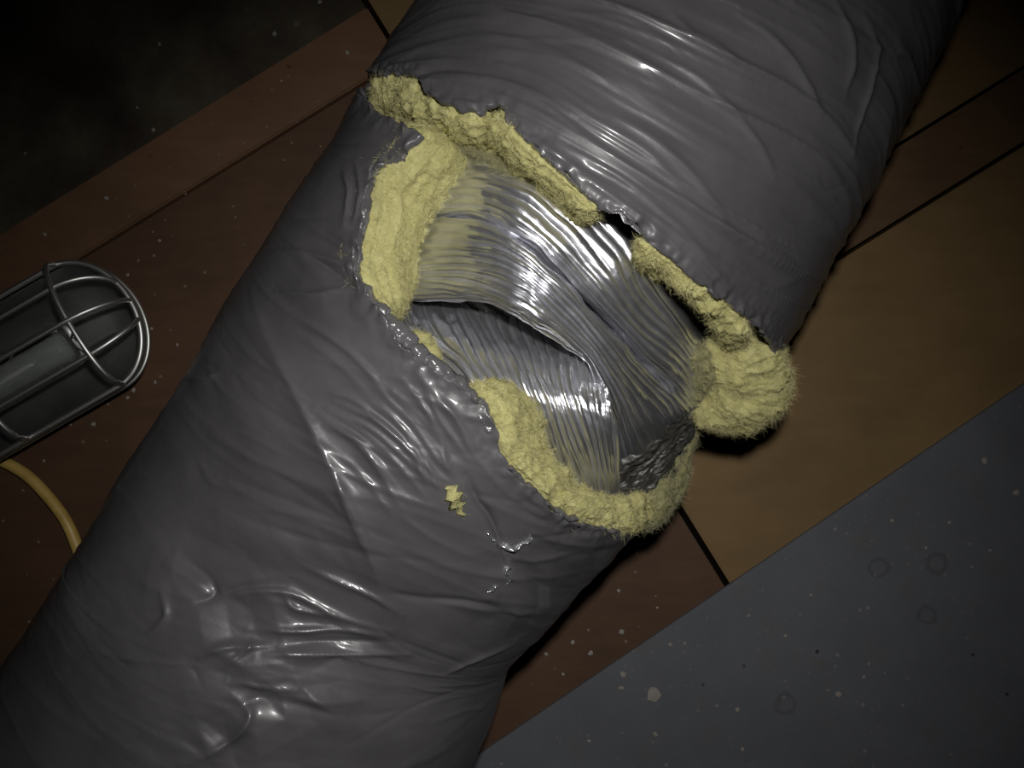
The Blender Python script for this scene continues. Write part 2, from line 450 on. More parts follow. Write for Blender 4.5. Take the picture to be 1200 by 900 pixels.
def crease(pts, amp, wid, uvspace=False):
    """a fold along pts (photo pixels): amp>0 ridge, amp<0 groove; wid in metres"""
    global disp
    p = pts if uvspace else [(hit(*q)[0] * DU, hit(*q)[1] * RADM) for q in pts]
    p = resample(p, 5 * len(p)) if len(p) > 2 else np.asarray(p, float)
    lo, hi = p.min(0) - 6 * wid, p.max(0) + 6 * wid
    sel = (X > lo[0]) & (X < hi[0]) & (Y > lo[1]) & (Y < hi[1])
    if not sel.any(): return
    q = np.stack([X[sel], Y[sel]], -1); best = np.full(len(q), 1e9); bt = np.zeros(len(q)); m = len(p) - 1
    for i in range(m):
        a, b = p[i], p[i + 1]; ab_ = b - a; l2 = max(ab_ @ ab_, 1e-12)
        s = np.clip((q - a) @ ab_ / l2, 0, 1); dd = np.linalg.norm(q - a - s[:, None] * ab_, axis=1)
        k = dd < best; best[k] = dd[k]; bt[k] = (i + s[k]) / m
    wid = wid * 0.6; amp = amp * 0.75; e = max(wid * 0.3, .0008)
    disp[sel] += amp * np.exp(-(np.sqrt(best ** 2 + e * e) - e) / wid) * np.sin(np.pi * np.clip(bt, 0.04, 0.96)) ** 0.7

rid = [  # (points, height, width)
    ([(290, 330), (340, 450), (390, 560), (430, 650), (470, 760)], .0050, .0180),
    ([(300, 350), (345, 450), (395, 560), (425, 630), (446, 690)], .0030, .0050),
    ([(394, 555), (412, 605), (440, 665)], .0018, .0022),
    ([(355, 668), (400, 684), (440, 702), (470, 722)], .0034, .0024),
    ([(262, 696), (300, 690), (345, 698), (395, 722), (455, 738)], .0040, .0032),
    ([(330, 694), (350, 712), (390, 722)], .0028, .0022),
    ([(290, 738), (345, 738), (400, 741), (450, 742)], .0040, .0026),
    ([(236, 772), (262, 756), (292, 752), (330, 758)], .0038, .0024),
    ([(270, 780), (296, 760), (288, 752)], .0026, .0018),
    ([(298, 764), (350, 764), (410, 768), (478, 766)], .0042, .0036),
    ([(268, 792), (300, 806), (345, 806)], .0032, .0022),
    ([(276, 820), (296, 835), (288, 858), (260, 876), (216, 894)], .0040, .0036),
    ([(320, 815), (380, 818), (430, 822)], .0022, .0040),
    ([(195, 650), (225, 672), (250, 700)], .0028, .0050),
    ([(180, 735), (198, 715), (196, 690)], .0026, .0026),
    ([(360, 450), (410, 470), (460, 510), (500, 548), (535, 575)], .0026, .0022),
    ([(372, 476), (430, 505), (480, 540), (525, 575)], .0028, .0020),
    ([(395, 470), (440, 490), (480, 520)], .0020, .0016),
    ([(378, 500), (430, 522), (470, 545)], .0018, .0018),
    ([(440, 455), (480, 490), (515, 540), (532, 556)], .0022, .0017),
    ([(470, 440), (500, 480), (530, 540)], .0022, .0017),
    ([(495, 452), (520, 490), (548, 538)], .0022, .0016),
    ([(240, 508), (300, 535), (370, 565), (400, 575)], .0018, .0040),
    ([(330, 372), (370, 385), (420, 425), (465, 480)], .0022, .0026),
    ([(330, 345), (370, 352), (410, 342)], .0026, .0024),
    ([(330, 300), (370, 300), (410, 310), (430, 335)], .0030, .0034),
    ([(405, 200), (412, 230), (408, 265)], .0030, .0026),
    ([(420, 190), (424, 225), (418, 262)], .0026, .0020),
    ([(205, 445), (240, 448), (262, 440)], .0030, .0026),
    ([(460, 640), (540, 670), (620, 676), (690, 672)], .0018, .0040),
    ([(500, 700), (570, 716), (640, 712)], .0026, .0040),
    ([(520, 790), (560, 772), (600, 752)], .0030, .0040),
    ([(600, 560), (630, 588), (660, 602)], .0022, .0020),
    ([(612, 618), (660, 636), (720, 638)], .0018, .0026),
    ([(560, 640), (620, 655), (680, 650)], .0018, .0026),
    ([(786, 22), (812, 36), (838, 54), (868, 78)], .0036, .0034),
    ([(868, 15), (905, 50), (938, 95), (955, 130)], .0034, .0034),
    ([(968, -10), (985, 25), (993, 70), (985, 110)], .0036, .0034),
    ([(1010, 10), (1020, 60), (1010, 120), (990, 180)], .0030, .0034),
    ([(640, 105), (700, 140), (760, 185), (812, 240)], .0026, .0036),
    ([(655, 165), (720, 205), (790, 262), (840, 318)], .0024, .0026),
    ([(690, 120), (760, 165), (815, 215), (860, 280)], .0028, .0034),
    ([(800, 75), (840, 110), (880, 160), (905, 210)], .0028, .0030),
    ([(640, 175), (710, 222), (780, 280), (850, 350)], .0020, .0016),
    ([(620, 160), (680, 195), (740, 240)], .0020, .0016),
    ([(560, 60), (640, 70), (720, 100)], .0020, .0050),
    ([(500, 30), (590, 20), (690, 40), (770, 80)], .0022, .0050),
    ([(690, 200), (770, 255), (850, 330), (895, 385)], .0018, .0016),
]
for k in range(13):                                      # fan of tight pleats below the tear
    f_ = k / 12; a0 = np.array((338, 492)) * (1 - f_) + np.array((500, 440)) * f_; a1 = np.array((455, 612)) * (1 - f_) + np.array((556, 540)) * f_
    a0 = a0 + rng.normal(0, 9, 2); a1 = a1 + rng.normal(0, 9, 2); md_ = (a0 + a1) / 2 + np.array((9, -9)) + rng.normal(0, 4, 2)
    rid.append(([tuple(a0), tuple(md_), tuple(a1)], rng.uniform(.0010, .0020), rng.uniform(.0014, .0026)))
for a, b, c in rid: crease(a, b, c)
grv = [
    ([(345, 296), (380, 312), (420, 342)], -.0030, .0024),
    ([(215, 655), (242, 672), (252, 695), (228, 710)], -.0030, .0028),
    ([(255, 700), (280, 690), (330, 690)], -.0028, .0020),
    ([(250, 590), (330, 625), (430, 650), (540, 655)], -.0014, .0040),
    ([(445, 696), (500, 700), (560, 708), (610, 724)], -.0030, .0026),
    ([(330, 560), (400, 600), (470, 640)], -.0012, .0030),
    ([(270, 825), (330, 820), (420, 835), (500, 830)], -.0020, .0040),
    ([(545, 560), (560, 585), (574, 608), (588, 640), (599, 662)], -.0060, .0020),
    ([(330, 755), (400, 752), (460, 752)], -.0024, .0030),
    ([(240, 548), (340, 585), (420, 620)], -.0012, .0030),
    ([(600, 590), (650, 615), (700, 625)], -.0018, .0022),
]
for a, b, c in grv: crease(a, b, c)
for k in range(280):                                     # the many small random folds
    u0 = rng.uniform(0.02, US[-1] - 0.02); y0 = rng.uniform(0.1, math.pi - 0.1) * RADM
    ln = rng.uniform(0.03, 0.14); an = math.pi / 2 + rng.normal(0.14, 0.16)
    du, dy = math.cos(an) * ln / 2, math.sin(an) * ln / 2
    bnd = rng.normal(0, 0.006)
    s = 1 if rng.random() < 0.6 else -1
    crease([(u0 - du, y0 - dy), (u0 + bnd, y0), (u0 + du, y0 + dy)], s * rng.uniform(.0004, .0013), rng.uniform(.0010, .0032), True)
disp *= np.clip((np.sin(TT) + 0.55) / 0.4, 0, 1)

# --- the tear in the film --------------------------------------------------------
top_edge = [(428, 106), (434, 95), (450, 88), (472, 85), (490, 92), (503, 108), (520, 120), (542, 130), (566, 131), (584, 126), (593, 130), (602, 152),
            (626, 176), (652, 197), (680, 222), (702, 241), (722, 247), (742, 266), (762, 286), (788, 303), (812, 322), (842, 346), (866, 368), (886, 382), (902, 402), (914, 428)]
low_edge = [(752, 622), (738, 622), (710, 617), (680, 612), (650, 597), (620, 571), (596, 546), (585, 525), (578, 500), (566, 478), (545, 456), (512, 436),
            (480, 406), (452, 378), (432, 352), (420, 312), (426, 285), (434, 240), (441, 200), (468, 180), (497, 153), (488, 150), (468, 147), (444, 136)]
def uy(q): u, th, _ = hit(*q); return (u * DU, th * RADM)
hp = [uy(q) for q in top_edge]
e0, e1 = hp[-1], uy(low_edge[0])
hp += [(e0[0] - 0.004, -0.25 * RADM), (e0[0] - 0.03, -0.5 * RADM), (e1[0] + 0.03, -0.5 * RADM), (e1[0] + 0.004, -0.25 * RADM)]
hp += [uy(q) for q in low_edge]
hp = np.array(hp); seg = np.roll(hp, -1, 0) - hp
poly = []
for i in range(len(hp)):                                  # finely ragged outline
    m = max(2, int(np.linalg.norm(seg[i]) / 0.0016))
    for j in range(m): poly.append(hp[i] + seg[i] * j / m)
poly = np.array(poly)
pt = np.roll(poly, -1, 0) - np.roll(poly, 1, 0); pt /= np.linalg.norm(pt, axis=1, keepdims=True)
rag = 0.0016 * fbm(np.stack([np.arange(len(poly)) * 0.33, 0 * poly[:, 0], 0 * poly[:, 0]], -1), 3, 77)
poly = poly + np.stack([-pt[:, 1], pt[:, 0]], -1) * rag[:, None]

Q = np.stack([X.ravel(), Y.ravel()], -1)
lo, hi = poly.min(0) - .01, poly.max(0) + .01
cand = np.where(((Q > lo) & (Q < hi)).all(1))[0]
qc = Q[cand]; ins = np.zeros(len(cand), bool); bd = np.full(len(cand), 1e9); bp = np.zeros((len(cand), 2))
for i in range(len(poly)):
    a, b = poly[i], poly[(i + 1) % len(poly)]
    if a[1] != b[1]:
        c = ((a[1] > qc[:, 1]) != (b[1] > qc[:, 1])) & (qc[:, 0] < (b[0] - a[0]) * (qc[:, 1] - a[1]) / (b[1] - a[1]) + a[0])
        ins ^= c
    ab_ = b - a; s = np.clip((qc - a) @ ab_ / max(ab_ @ ab_, 1e-12), 0, 1); pr = a + s[:, None] * ab_
    dd = np.linalg.norm(qc - pr, axis=1); k = dd < bd; bd[k] = dd[k]; bp[k] = pr[k]
inside = np.zeros(NU * NTH, bool); inside[cand] = ins
edge = np.full(NU * NTH, 1e9); edge[cand] = bd
XN, YN = X.ravel().copy(), Y.ravel().copy()
# a face survives when at least one corner lies outside; its inside corners snap to the outline
fc = grid_faces(NU, NTH, True)
keep = ~(inside[fc].sum(1) >= 3)
fj = fc[keep]
used_in = np.unique(fj[inside[fj]])
lut = np.full(NU * NTH, -1); lut[cand] = np.arange(len(cand))
XN[used_in] = bp[lut[used_in], 0]; YN[used_in] = bp[lut[used_in], 1]
dr = disp.ravel().copy()
# the torn edge lifts and curls a little
lift = 0.0018 * np.exp(-edge / 0.005) * (0.3 + fbm(np.stack([XN * 150, YN * 150, 0 * XN], -1), 2, 8))
dr += lift
JV = on_duct(XN / DU, YN / RADM, dr)
JV[:, 2] = np.maximum(JV[:, 2], 0.0015)                    # it sags flat where it lies on the boards
# thickness along the tear: fold the boundary inwards
cnt = {}
for f in fj[(edge[fj] < 0.006).any(1)].tolist():
    for i in range(4):
        a, b = int(f[i]), int(f[(i + 1) % 4]); cnt.setdefault((min(a, b), max(a, b)), []).append((a, b))
bedges = [v[0] for k, v in cnt.items() if len(v) == 1 and edge[k[0]] < 0.004 and edge[k[1]] < 0.004]
bv = sorted({i for e in bedges for i in e}); bi = {v: n for n, v in enumerate(bv)}
bvn = np.array(bv)
inn = on_duct(XN[bvn] / DU, YN[bvn] / RADM, dr[bvn] - 0.004)
faces = np.concatenate([fj, np.array([(b, a, bi[a] + NU * NTH, bi[b] + NU * NTH) for a, b in bedges])])
V = np.concatenate([JV, inn])
UV = np.stack([XN, YN], -1); UV = np.concatenate([UV, UV[bvn]])
usedv = np.unique(faces); rm = np.full(len(V), -1); rm[usedv] = np.arange(len(usedv))
faces = rm[faces]

cc = AX[NU // 2]
duct = empty('flexible_duct', (0, 0, 0))
tag(duct, 'grey plastic wrapped flexible duct with torn side showing yellow insulation and ribbed foil', 'duct')
jacket = link('outer_jacket', V[usedv], faces, M['film'], duct, uv=UV[usedv])
tag(jacket, 'glossy wrinkled grey plastic jacket with a ragged tear')

# --- ribbed foil core --------------------------------------------------------------
def loft(keys, zs, ns, nt_, ribs, amp, name, m, seed, crumple=0.0005, wave=0.0017):
    K = np.array([[P(x, y, z) for (x, y), z in zip(kk, zz)] for kk, zz in zip(keys, zs)])    # (nk, np, 3)
    K = np.stack([resample(kk, nt_) for kk in K])                                             # along the rib
    S = np.linspace(0, len(keys) - 1, ns)
    G = cr(K, S)                                                                              # (ns, nt, 3)
    n = grid_normals(G); n *= np.where(n[..., 2:3].mean() < 0, -1, 1)
    s = np.linspace(0, 1, ns)[:, None]; tt = np.linspace(0, 1, nt_)[None, :]
    ph = s * ribs + 0.8 * fbm(np.stack([s * 6 + 0 * tt, tt * 3.0 + 0 * s, 0 * s * tt + seed], -1), 2, seed)
    fr = np.abs((ph % 1.0) - 0.5) * 2                       # 1 at the wire, 0 between
    var = 0.75 + 0.5 * vnoise(np.stack([np.floor(ph) * 1.7, tt * 4 + 0 * s, 0 * s * tt], -1), seed + 3)
    d = amp * var * (1.0 * np.abs(np.sin(np.pi * ph)) ** 0.85 + 0.12 * np.clip(1 - np.abs(((ph + 0.36) % 1.0) - 0.5) / 0.10, 0, 1))
    d += crumple * fbm(np.stack([s * 26 + 0 * tt, tt * 15 + 0 * s, 0 * s * tt], -1), 3, seed + 7)
    d += 0.05 * amp * np.abs(vnoise(np.stack([s * ribs * 1.0 + 0 * tt, tt * 70 + 0 * s, 0 * s * tt], -1), seed + 9))
    d += wave * fbm(np.stack([s * 5 + 0 * tt, tt * 11 + 0 * s, 0 * s * tt], -1), 2, seed + 11)
    V = G + n * d[..., None]
    uv = np.stack(np.broadcast_arrays(s, tt), -1)
    return link(name, V.reshape(-1, 3), grid_faces(ns, nt_), m, duct, uv=uv.reshape(-1, 2))

A = [
 ([(470, 120), (560, 140), (640, 180), (710, 228), (776, 290), (826, 350), (856, 412)], [.235, .262, .272, .255, .20, .155, .12]),
 ([(515, 160), (585, 172), (655, 212), (720, 264), (768, 322), (806, 384), (830, 438)], [.258, .283, .292, .288, .272, .243, .20]),
 ([(500, 208), (570, 212), (640, 250), (705, 308), (754, 362), (797, 411), (823, 456)], [.262, .296, .306, .302, .284, .250, .205]),
 ([(484, 246), (560, 246), (622, 280), (686, 338), (740, 392), (788, 438), (818, 476)], [.258, .295, .309, .300, .280, .245, .20]),
 ([(478, 258), (555, 258), (613, 292), (677, 352), (729, 404), (776, 450), (808, 487)], [.254, .276, .262, .250, .244, .232, .195]),
 ([(474, 268), (550, 263), (611, 291), (676, 350), (727, 405), (769, 457), (799, 498)], [.255, .297, .312, .304, .284, .242, .19]),
 ([(468, 298), (540, 292), (605, 312), (663, 362), (713, 420), (750, 478), (774, 525)], [.252, .298, .319, .313, .290, .245, .185]),
 ([(464, 322), (540, 318), (605, 336), (653, 375), (700, 430), (730, 490), (747, 545)], [.248, .291, .316, .311, .289, .245, .185]),
 ([(463, 342), (530, 342), (595, 357), (646, 388), (692, 428), (716, 480), (725, 555)], [.245, .280, .303, .300, .283, .247, .187]),
 ([(463, 349), (528, 346), (593, 358), (646, 388), (694, 428), (716, 480), (724, 555)], [.240, .262, .285, .286, .276, .242, .184]),
 ([(463, 342), (526, 326), (593, 334), (650, 366), (690, 415), (714, 475), (722, 555)], [.232, .245, .258, .262, .262, .236, .178]),
]
loft([a for a, b in A], [b for a, b in A], 620, 240, 29, 0.0028, 'foil_core', M['foil'], 5)
B = [
 ([(436, 335), (450, 365), (470, 396), (494, 428), (522, 462)], [.205, .240, .250, .252, .245]),
 ([(480, 335), (502, 380), (526, 420), (556, 460), (598, 512)], [.212, .250, .272, .279, .265]),
 ([(540, 330), (560, 380), (585, 425), (615, 480), (648, 560)], [.208, .248, .278, .286, .255]),
 ([(605, 345), (618, 393), (638, 440), (661, 495), (684, 575)], [.212, .252, .282, .287, .250]),
 ([(662, 378), (669, 414), (682, 455), (698, 508), (706, 580)], [.230, .262, .285, .282, .242]),
 ([(706, 420), (710, 445), (718, 482), (724, 522), (722, 580)], [.262, .274, .275, .262, .225]),
]
lo_core = loft([a for a, b in B], [b for a, b in B], 520, 170, 22, 0.0028, 'foil_core', M['foil'], 15, 0.00025, 0.0006)

# the same core runs on inside the wrapped lengths
def inner_tube(u0, u1, rad, name, m, ribs):
    nu = ribs * 6; iu = np.linspace(u0, u1, nu); th = np.linspace(0, 2 * np.pi, 60, endpoint=False)
    I, T = np.meshgrid(iu, th, indexing='ij')
    R0 = np.interp(I, np.arange(NU), AX[:, 2])
    g = on_duct(I, T, rad - R0 + 0.0014 * np.cos(np.linspace(0, ribs * 2 * np.pi, nu))[:, None])
    return link(name, g.reshape(-1, 3), grid_faces(nu, 60, True), m, duct)
ut, ul = hit(620, 165)[0], hit(560, 480)[0]
inner_tube(ut + 10, NU - 1, 0.105, 'foil_core', M['foil'], 46)
inner_tube(0, ul - 10, 0.105, 'foil_core', M['foil'], 46)
inner_tube(ul - 12, ut + 12, 0.07, 'core_liner', M['liner'], 24)

# sagging inner liner under the kink
K = [([(668, 560), (690, 560), (730, 540), (775, 505), (815, 470)], [.235, .232, .225, .215, .20]),
     ([(672, 585), (700, 580), (740, 562), (785, 522), (818, 485)], [.232, .222, .21, .20, .185]),
     ([(680, 600), (710, 600), (748, 585), (790, 545), (812, 500)], [.232, .22, .205, .19, .17]),
     ([(690, 615), (720, 615), (755, 602), (795, 560), (812, 510)], [.20, .19, .175, .155, .14])]
loft([a for a, b in K], [b for a, b in K], 110, 140, 6, 0.0018, 'core_liner', M['liner'], 25, 0.0024)

# --- yellow glass-wool insulation ------------------------------------------------------
def fibres(name, pts, nrm, count, length, parent, m, tang=None,  width=0.00006, lift=0.45):
    idx = rng.integers(0, len(pts), count)
    p = pts[idx] + rng.normal(0, 0.0006, (count, 3)); n = nrm[idx]
    d = rng.normal(0, 1, (count, 3))
    if tang is not None: d += tang[idx] * np.sign(rng.normal(0, 1, (count, 1))) * 1.3
    d -= (d * n).sum(1, keepdims=True) * n * 0.7
    d = d / np.linalg.norm(d, axis=1, keepdims=True) + n * lift * rng.random((count, 1)); d /= np.linalg.norm(d, axis=1, keepdims=True)
    c = rng.normal(0, 0.7, (count, 3)); L = length * rng.uniform(0.35, 1.2, (count, 1))
    side = np.cross(d, rng.normal(0, 1, (count, 3))); side /= np.linalg.norm(side, axis=1, keepdims=True)
    V = []; 
    for s, wf in ((0, 1), (0.5, 0.9), (1.0, 0.3)):
        q = p + d * L * s + c * L * s * s * 0.45
        V += [q - side * width * wf, q + side * width * wf]
    V = np.stack(V, 1).reshape(-1, 3)
    b = np.arange(count)[:, None] * 6
    f = np.concatenate([b + np.array([[k, k + 1, k + 3, k + 2]]) for k in (0, 2)], 0)
    o = link(name, V, f, m, parent, smooth=False); o['kind'] = 'stuff'
    return o

def wool_piece(outer, inner, hh, m, name='insulation', seed=0, rough=0.0032, ns=None, fib=1500, flen=0.007, spread=1.12, streak=0.0016, nc=64, power=0.8):
    """outer/inner: lists of (px,py,z); a soft roll between them, hh = half height (m) per point"""
    o3 = np.array([P(*q) for q in outer]); i3 = np.array([P(*q) for q in inner])
    L = np.linalg.norm(np.diff((o3 + i3) / 2, axis=0), axis=1).sum()
    ns = ns or int(max(30, L / 0.0007))
    o3, i3 = resample(o3, ns), resample(i3, ns); hh = resample(np.array(hh, float)[:, None], ns)
    c = (o3 + i3) / 2; a = (o3 - i3) / 2 * spread
    tn = np.gradient(c, axis=0); tn /= np.linalg.norm(tn, axis=1, keepdims=True)
    b = np.cross(tn, a); b /= np.maximum(np.linalg.norm(b, axis=1, keepdims=True), 1e-9); b *= np.sign(b[:, 2:3].mean()) or 1
    s = np.linspace(0, 1, ns); cap = np.clip(np.minimum(s, 1 - s) / min(0.12, 0.014 / L), 0, 1); cap = np.sqrt(1 - (1 - cap) ** 2)[:, None] * 0.98 + 0.02
    th = np.linspace(0, 2 * np.pi, nc, endpoint=False)
    cx = np.sign(np.cos(th)) * np.abs(np.cos(th)) ** power; sx = np.sign(np.sin(th)) * np.abs(np.sin(th)) ** power
    g = c[:, None] + cx[None, :, None] * (a * cap)[:, None] + sx[None, :, None] * (b * hh * cap)[:, None]
    n = grid_normals(g, True)
    out = ((g - c[:, None]) * n).sum(-1).mean()
    if out < 0: n = -n
    d = 0.8 * rough * fbm(g * 95, 2, seed) + 0.35 * rough * fbm(g * 300, 2, seed + 5) + 0.3 * rough * vnoise(g * 900, seed + 6)
    lay = fbm(np.stack([np.broadcast_to((s * L * 28)[:, None], g.shape[:2]), np.broadcast_to(np.cos(th)[None] * 9, g.shape[:2]), np.broadcast_to(np.sin(th)[None] * 9, g.shape[:2])], -1), 2, seed + 2)
    d += streak * lay
    g = g + n * (d * cap)[..., None]
    f = grid_faces(ns, nc, True).tolist()
    f += [tuple(range(nc)), tuple(reversed(range((ns - 1) * nc, ns * nc)))]
    ob = link(name, g.reshape(-1, 3), f, m, duct)
    n2 = grid_normals(g, True); n2 = -n2 if out < 0 else n2
    up_ = n2[..., 2] > -0.35
    tg = np.broadcast_to(tn[:, None], g.shape)
    fibres('loose_fibres', g[up_], n2[up_], fib * 5, flen * 0.6, ob, M['fibre'] if m is M['wool'] else M['fibre_dirty'], tg[up_])
    return ob

def zd(lst, drop): return [(x, y, zat(x, y) - (drop[k] if hasattr(drop, '__len__') else drop)) for k, (x, y) in enumerate(lst)]

# thick cut end on the side of the lamp
wool_piece(zd([(503, 147), (468, 182), (444, 212), (436, 255), (427, 300), (437, 342), (462, 374)], .008),
           [(540, 168, .275), (522, 203, .270), (500, 232, .265), (482, 268, .262), (470, 308, .256), (464, 342, .252), (470, 368, .256)],
           [.014, .017, .018, .018, .017, .014, .007], M['wool'], seed=1, fib=3800, rough=.0024, streak=.0034)
# grey-green lobe and rim along the upper tear
wool_piece(zd([(433, 108), (448, 95), (474, 92), (496, 110), (522, 126), (550, 136), (578, 136)], [.018, .014, .012, .012, .010, .009, .007]),
           [(442, 133, .222), (462, 136, .232), (486, 142, .244), (510, 152, .254), (535, 160, .262), (560, 163, .270), (584, 172, .277)],
           [.010, .012, .012, .012, .011, .010, .008], M['wool'], seed=2, fib=2600)
wool_piece(zd([(575, 133), (594, 140), (606, 160), (630, 184), (656, 205), (684, 230), (708, 246)], .006),
           [(572, 166, .277), (592, 180, .284), (616, 194, .288), (640, 208, .290), (662, 226, .292), (682, 244, .294), (698, 252, .296)],
           [.009, .010, .009, .008, .008, .008, .005], M['wool'], seed=3, fib=2200)
wool_piece(zd([(746, 274), (768, 294), (794, 312), (818, 331), (846, 354), (870, 378), (888, 396)], .006),
           [(748, 304, .288), (768, 305, .290), (790, 315, .287), (814, 335, .280), (834, 359, .268), (848, 386, .250), (852, 412, .230)],
           [.007, .008, .009, .009, .009, .009, .007], M['wool'], seed=4, fib=2400)
# the big lobe hanging out on the side of the tan board
wool_piece([(886, 378, .232), (906, 402, .215), (914, 430, .200), (906, 462, .190), (880, 486, .182), (848, 494, .178), (822, 486, .178)],
           [(842, 400, .245), (842, 420, .236), (836, 438, .225), (832, 448, .215), (826, 458, .205), (816, 464, .198), (808, 470, .192)],
           [.018, .024, .026, .026, .022, .016, .009], M['wool'], seed=6, fib=4200, rough=.0040, flen=.009, spread=1.0, streak=.0004)
wool_piece([(908, 420, .185), (915, 446, .175), (912, 470, .165), (902, 490, .158)],
           [(880, 440, .185), (884, 460, .176), (884, 474, .168), (888, 486, .16)],
           [.010, .012, .010, .006], M['wool'], seed=7, fib=1200, flen=.008, spread=1.0)
# small shreds beside the lobe
wool_piece([(822, 408, .236), (832, 424, .228), (830, 446, .216), (820, 464, .205)],
           [(808, 414, .240), (812, 430, .232), (812, 446, .222), (804, 470, .205)],
           [.004, .006, .006, .004], M['wool_dirty'], seed=8, fib=1100, flen=.008, spread=1.0)
# small tuft under the glossy edge, then the long lower rim
wool_piece(zd([(470, 396), (484, 408), (500, 424), (508, 432)], .008),
           [(482, 398, .282), (494, 404, .284), (504, 412, .285), (508, 426, .285)],
           [.004, .006, .006, .004], M['wool'], seed=9, fib=600, spread=1.0)
wool_piece(zd([(545, 452), (562, 470), (574, 492), (584, 518), (598, 542), (624, 568), (654, 592)], .007),
           [(566, 454, .290), (596, 466, .291), (617, 486, .288), (622, 512, .283), (628, 536, .277), (646, 556, .270), (670, 574, .262)],
           [.005, .010, .012, .012, .011, .011, .011], M['wool'], seed=10, fib=3200)
wool_piece(zd([(642, 584), (664, 600), (690, 611), (716, 615), (738, 618), (752, 616)], .007),
           [(660, 566, .264), (680, 582, .255), (704, 592, .243), (728, 592, .232), (746, 586, .222), (760, 576, .210)],
           [.010, .011, .011, .010, .009, .006], M['wool'], seed=12, fib=2400)
wool_piece([(742, 622, .198), (768, 606, .185), (790, 578, .172), (800, 546, .165), (808, 514, .162), (814, 488, .165)],
           [(738, 594, .218), (758, 582, .205), (776, 560, .192), (786, 534, .183), (794, 508, .178), (800, 486, .18)],
           [.007, .008, .008, .007, .006, .004], M['wool_dirty'], seed=13, fib=2600, flen=.009)
# grey strands across the top of the core
wool_piece([(540, 166, .285), (560, 168, .291), (584, 182, .297), (606, 196, .301)],
           [(540, 178, .285), (562, 184, .293), (584, 194, .299), (602, 202, .302)],
           [.002, .003, .003, .002], M['wool_dirty'], seed=14, fib=700, flen=.010, spread=1.0, rough=.0018, streak=.0006)

# --- film details: glossy torn hem, foil bits at the slit, tuft through a hole ------------
def ribbon(pts, wid, m, name, seed, rough=0.0016, off=0.003, n=150, nw=9, parent=jacket):
    p = resample(pts, n); w3 = np.array([surf(x, y, off) for x, y in p])
    kk = np.ones(7) / 7
    for q in range(3): w3[:, q] = np.convolve(np.pad(w3[:, q], 3, mode='reflect', reflect_type='odd'), kk, 'valid')
    tn = np.gradient(w3, axis=0); tn /= np.linalg.norm(tn, axis=1, keepdims=True)
    upv = np.array([surf(x, y, off + 0.01) for x, y in p]) - np.array([surf(x, y, off) for x, y in p]); upv /= np.linalg.norm(upv, axis=1, keepdims=True)
    sd = np.cross(upv, tn); ws = wid * (0.55 + 0.6 * np.abs(vnoise(np.stack([np.arange(n) * 0.13, np.zeros(n), np.zeros(n)], -1), seed))) * np.sin(np.linspace(0.15, np.pi - 0.15, n)) ** 0.4
    j = np.linspace(-0.5, 0.5, nw)
    g = w3[:, None] + sd[:, None] * (j[None, :] * ws[:, None])[..., None]
    h = rough * fbm(g * 150, 3, seed) - 0.004 * (2 * np.abs(j)[None, :]) ** 3
    g = g + upv[:, None] * h[..., None]
    g2 = g - upv[:, None] * 0.0006
    f = grid_faces(n, nw); f2 = f[:, ::-1] + n * nw
    return link(name, np.concatenate([g.reshape(-1, 3), g2.reshape(-1, 3)]), np.concatenate([f, f2, rim_faces(n, nw)]), m, parent)
ribbon([(424, 330), (434, 352), (452, 374), (480, 402), (508, 430), (538, 452), (560, 474), (572, 500), (580, 522)], .012, M['shiny'], 'torn_hem', 41, .0022, .0012)
ribbon([(586, 535), (605, 556), (628, 580), (652, 598), (676, 611)], .004, M['shiny'], 'torn_hem', 42, .0012, .0025, 90)
ribbon([(436, 195), (430, 240), (421, 285), (417, 312), (424, 338)], .005, M['shiny'], 'torn_hem', 43, .0012, .003, 80)
ribbon([(604, 152), (640, 184), (690, 228), (722, 247), (745, 266), (790, 302), (840, 344), (884, 380)], .0020, M['shiny'], 'torn_hem', 44, .0004, .0016, 150)
ribbon([(571, 624), (578, 631), (588, 640), (598, 642), (608, 638), (620, 631)], .0035, M['foilbit'], 'foil_shred', 51, .0022, .0035, 50)
ribbon([(599, 660), (590, 667), (596, 675), (592, 682), (580, 685), (572, 691)], .0032, M['foilbit'], 'foil_shred', 52, .0022, .0035, 50)

def tuft(px, py, ang, ln, wd, parent):
    n = 26; s = np.linspace(0, 1, n); base = [];
    for q in s:
        x = px + math.cos(ang) * (q - .5) * ln; y = py + math.sin(ang) * (q - .5) * ln; base.append(surf(x, y, 0.0040))
    base = np.array(base); r = wd * np.sin(np.pi * (0.04 + 0.92 * s)) ** 0.8
    th = np.linspace(0, 2 * np.pi, 14, endpoint=False)
    tn = base[-1] - base[0]; tn /= np.linalg.norm(tn); a = np.cross(tn, (0, 0, 1)); a /= np.linalg.norm(a); b = np.cross(a, tn)
    g = base[:, None] + r[:, None, None] * (np.cos(th)[None, :, None] * a + 0.8 * np.sin(th)[None, :, None] * b)
    g = g + 0.0009 * np.stack([fbm(g * 300, 2, 60 + q) for q in range(3)], -1)
    f = grid_faces(n, 14, True).tolist() + [tuple(range(14)), tuple(reversed(range((n - 1) * 14, n * 14)))]
    o = link('insulation_tuft', g.reshape(-1, 3), f, M['wool'], parent)
    fibres('loose_fibres', g.reshape(-1, 3), np.tile(np.array([[0, 0, 1.0]]), (n * 14, 1)), 260, .0028, o, M['fibre_dirty'])
    return o
tuft(533, 583, math.radians(62), 34, .0042, jacket)

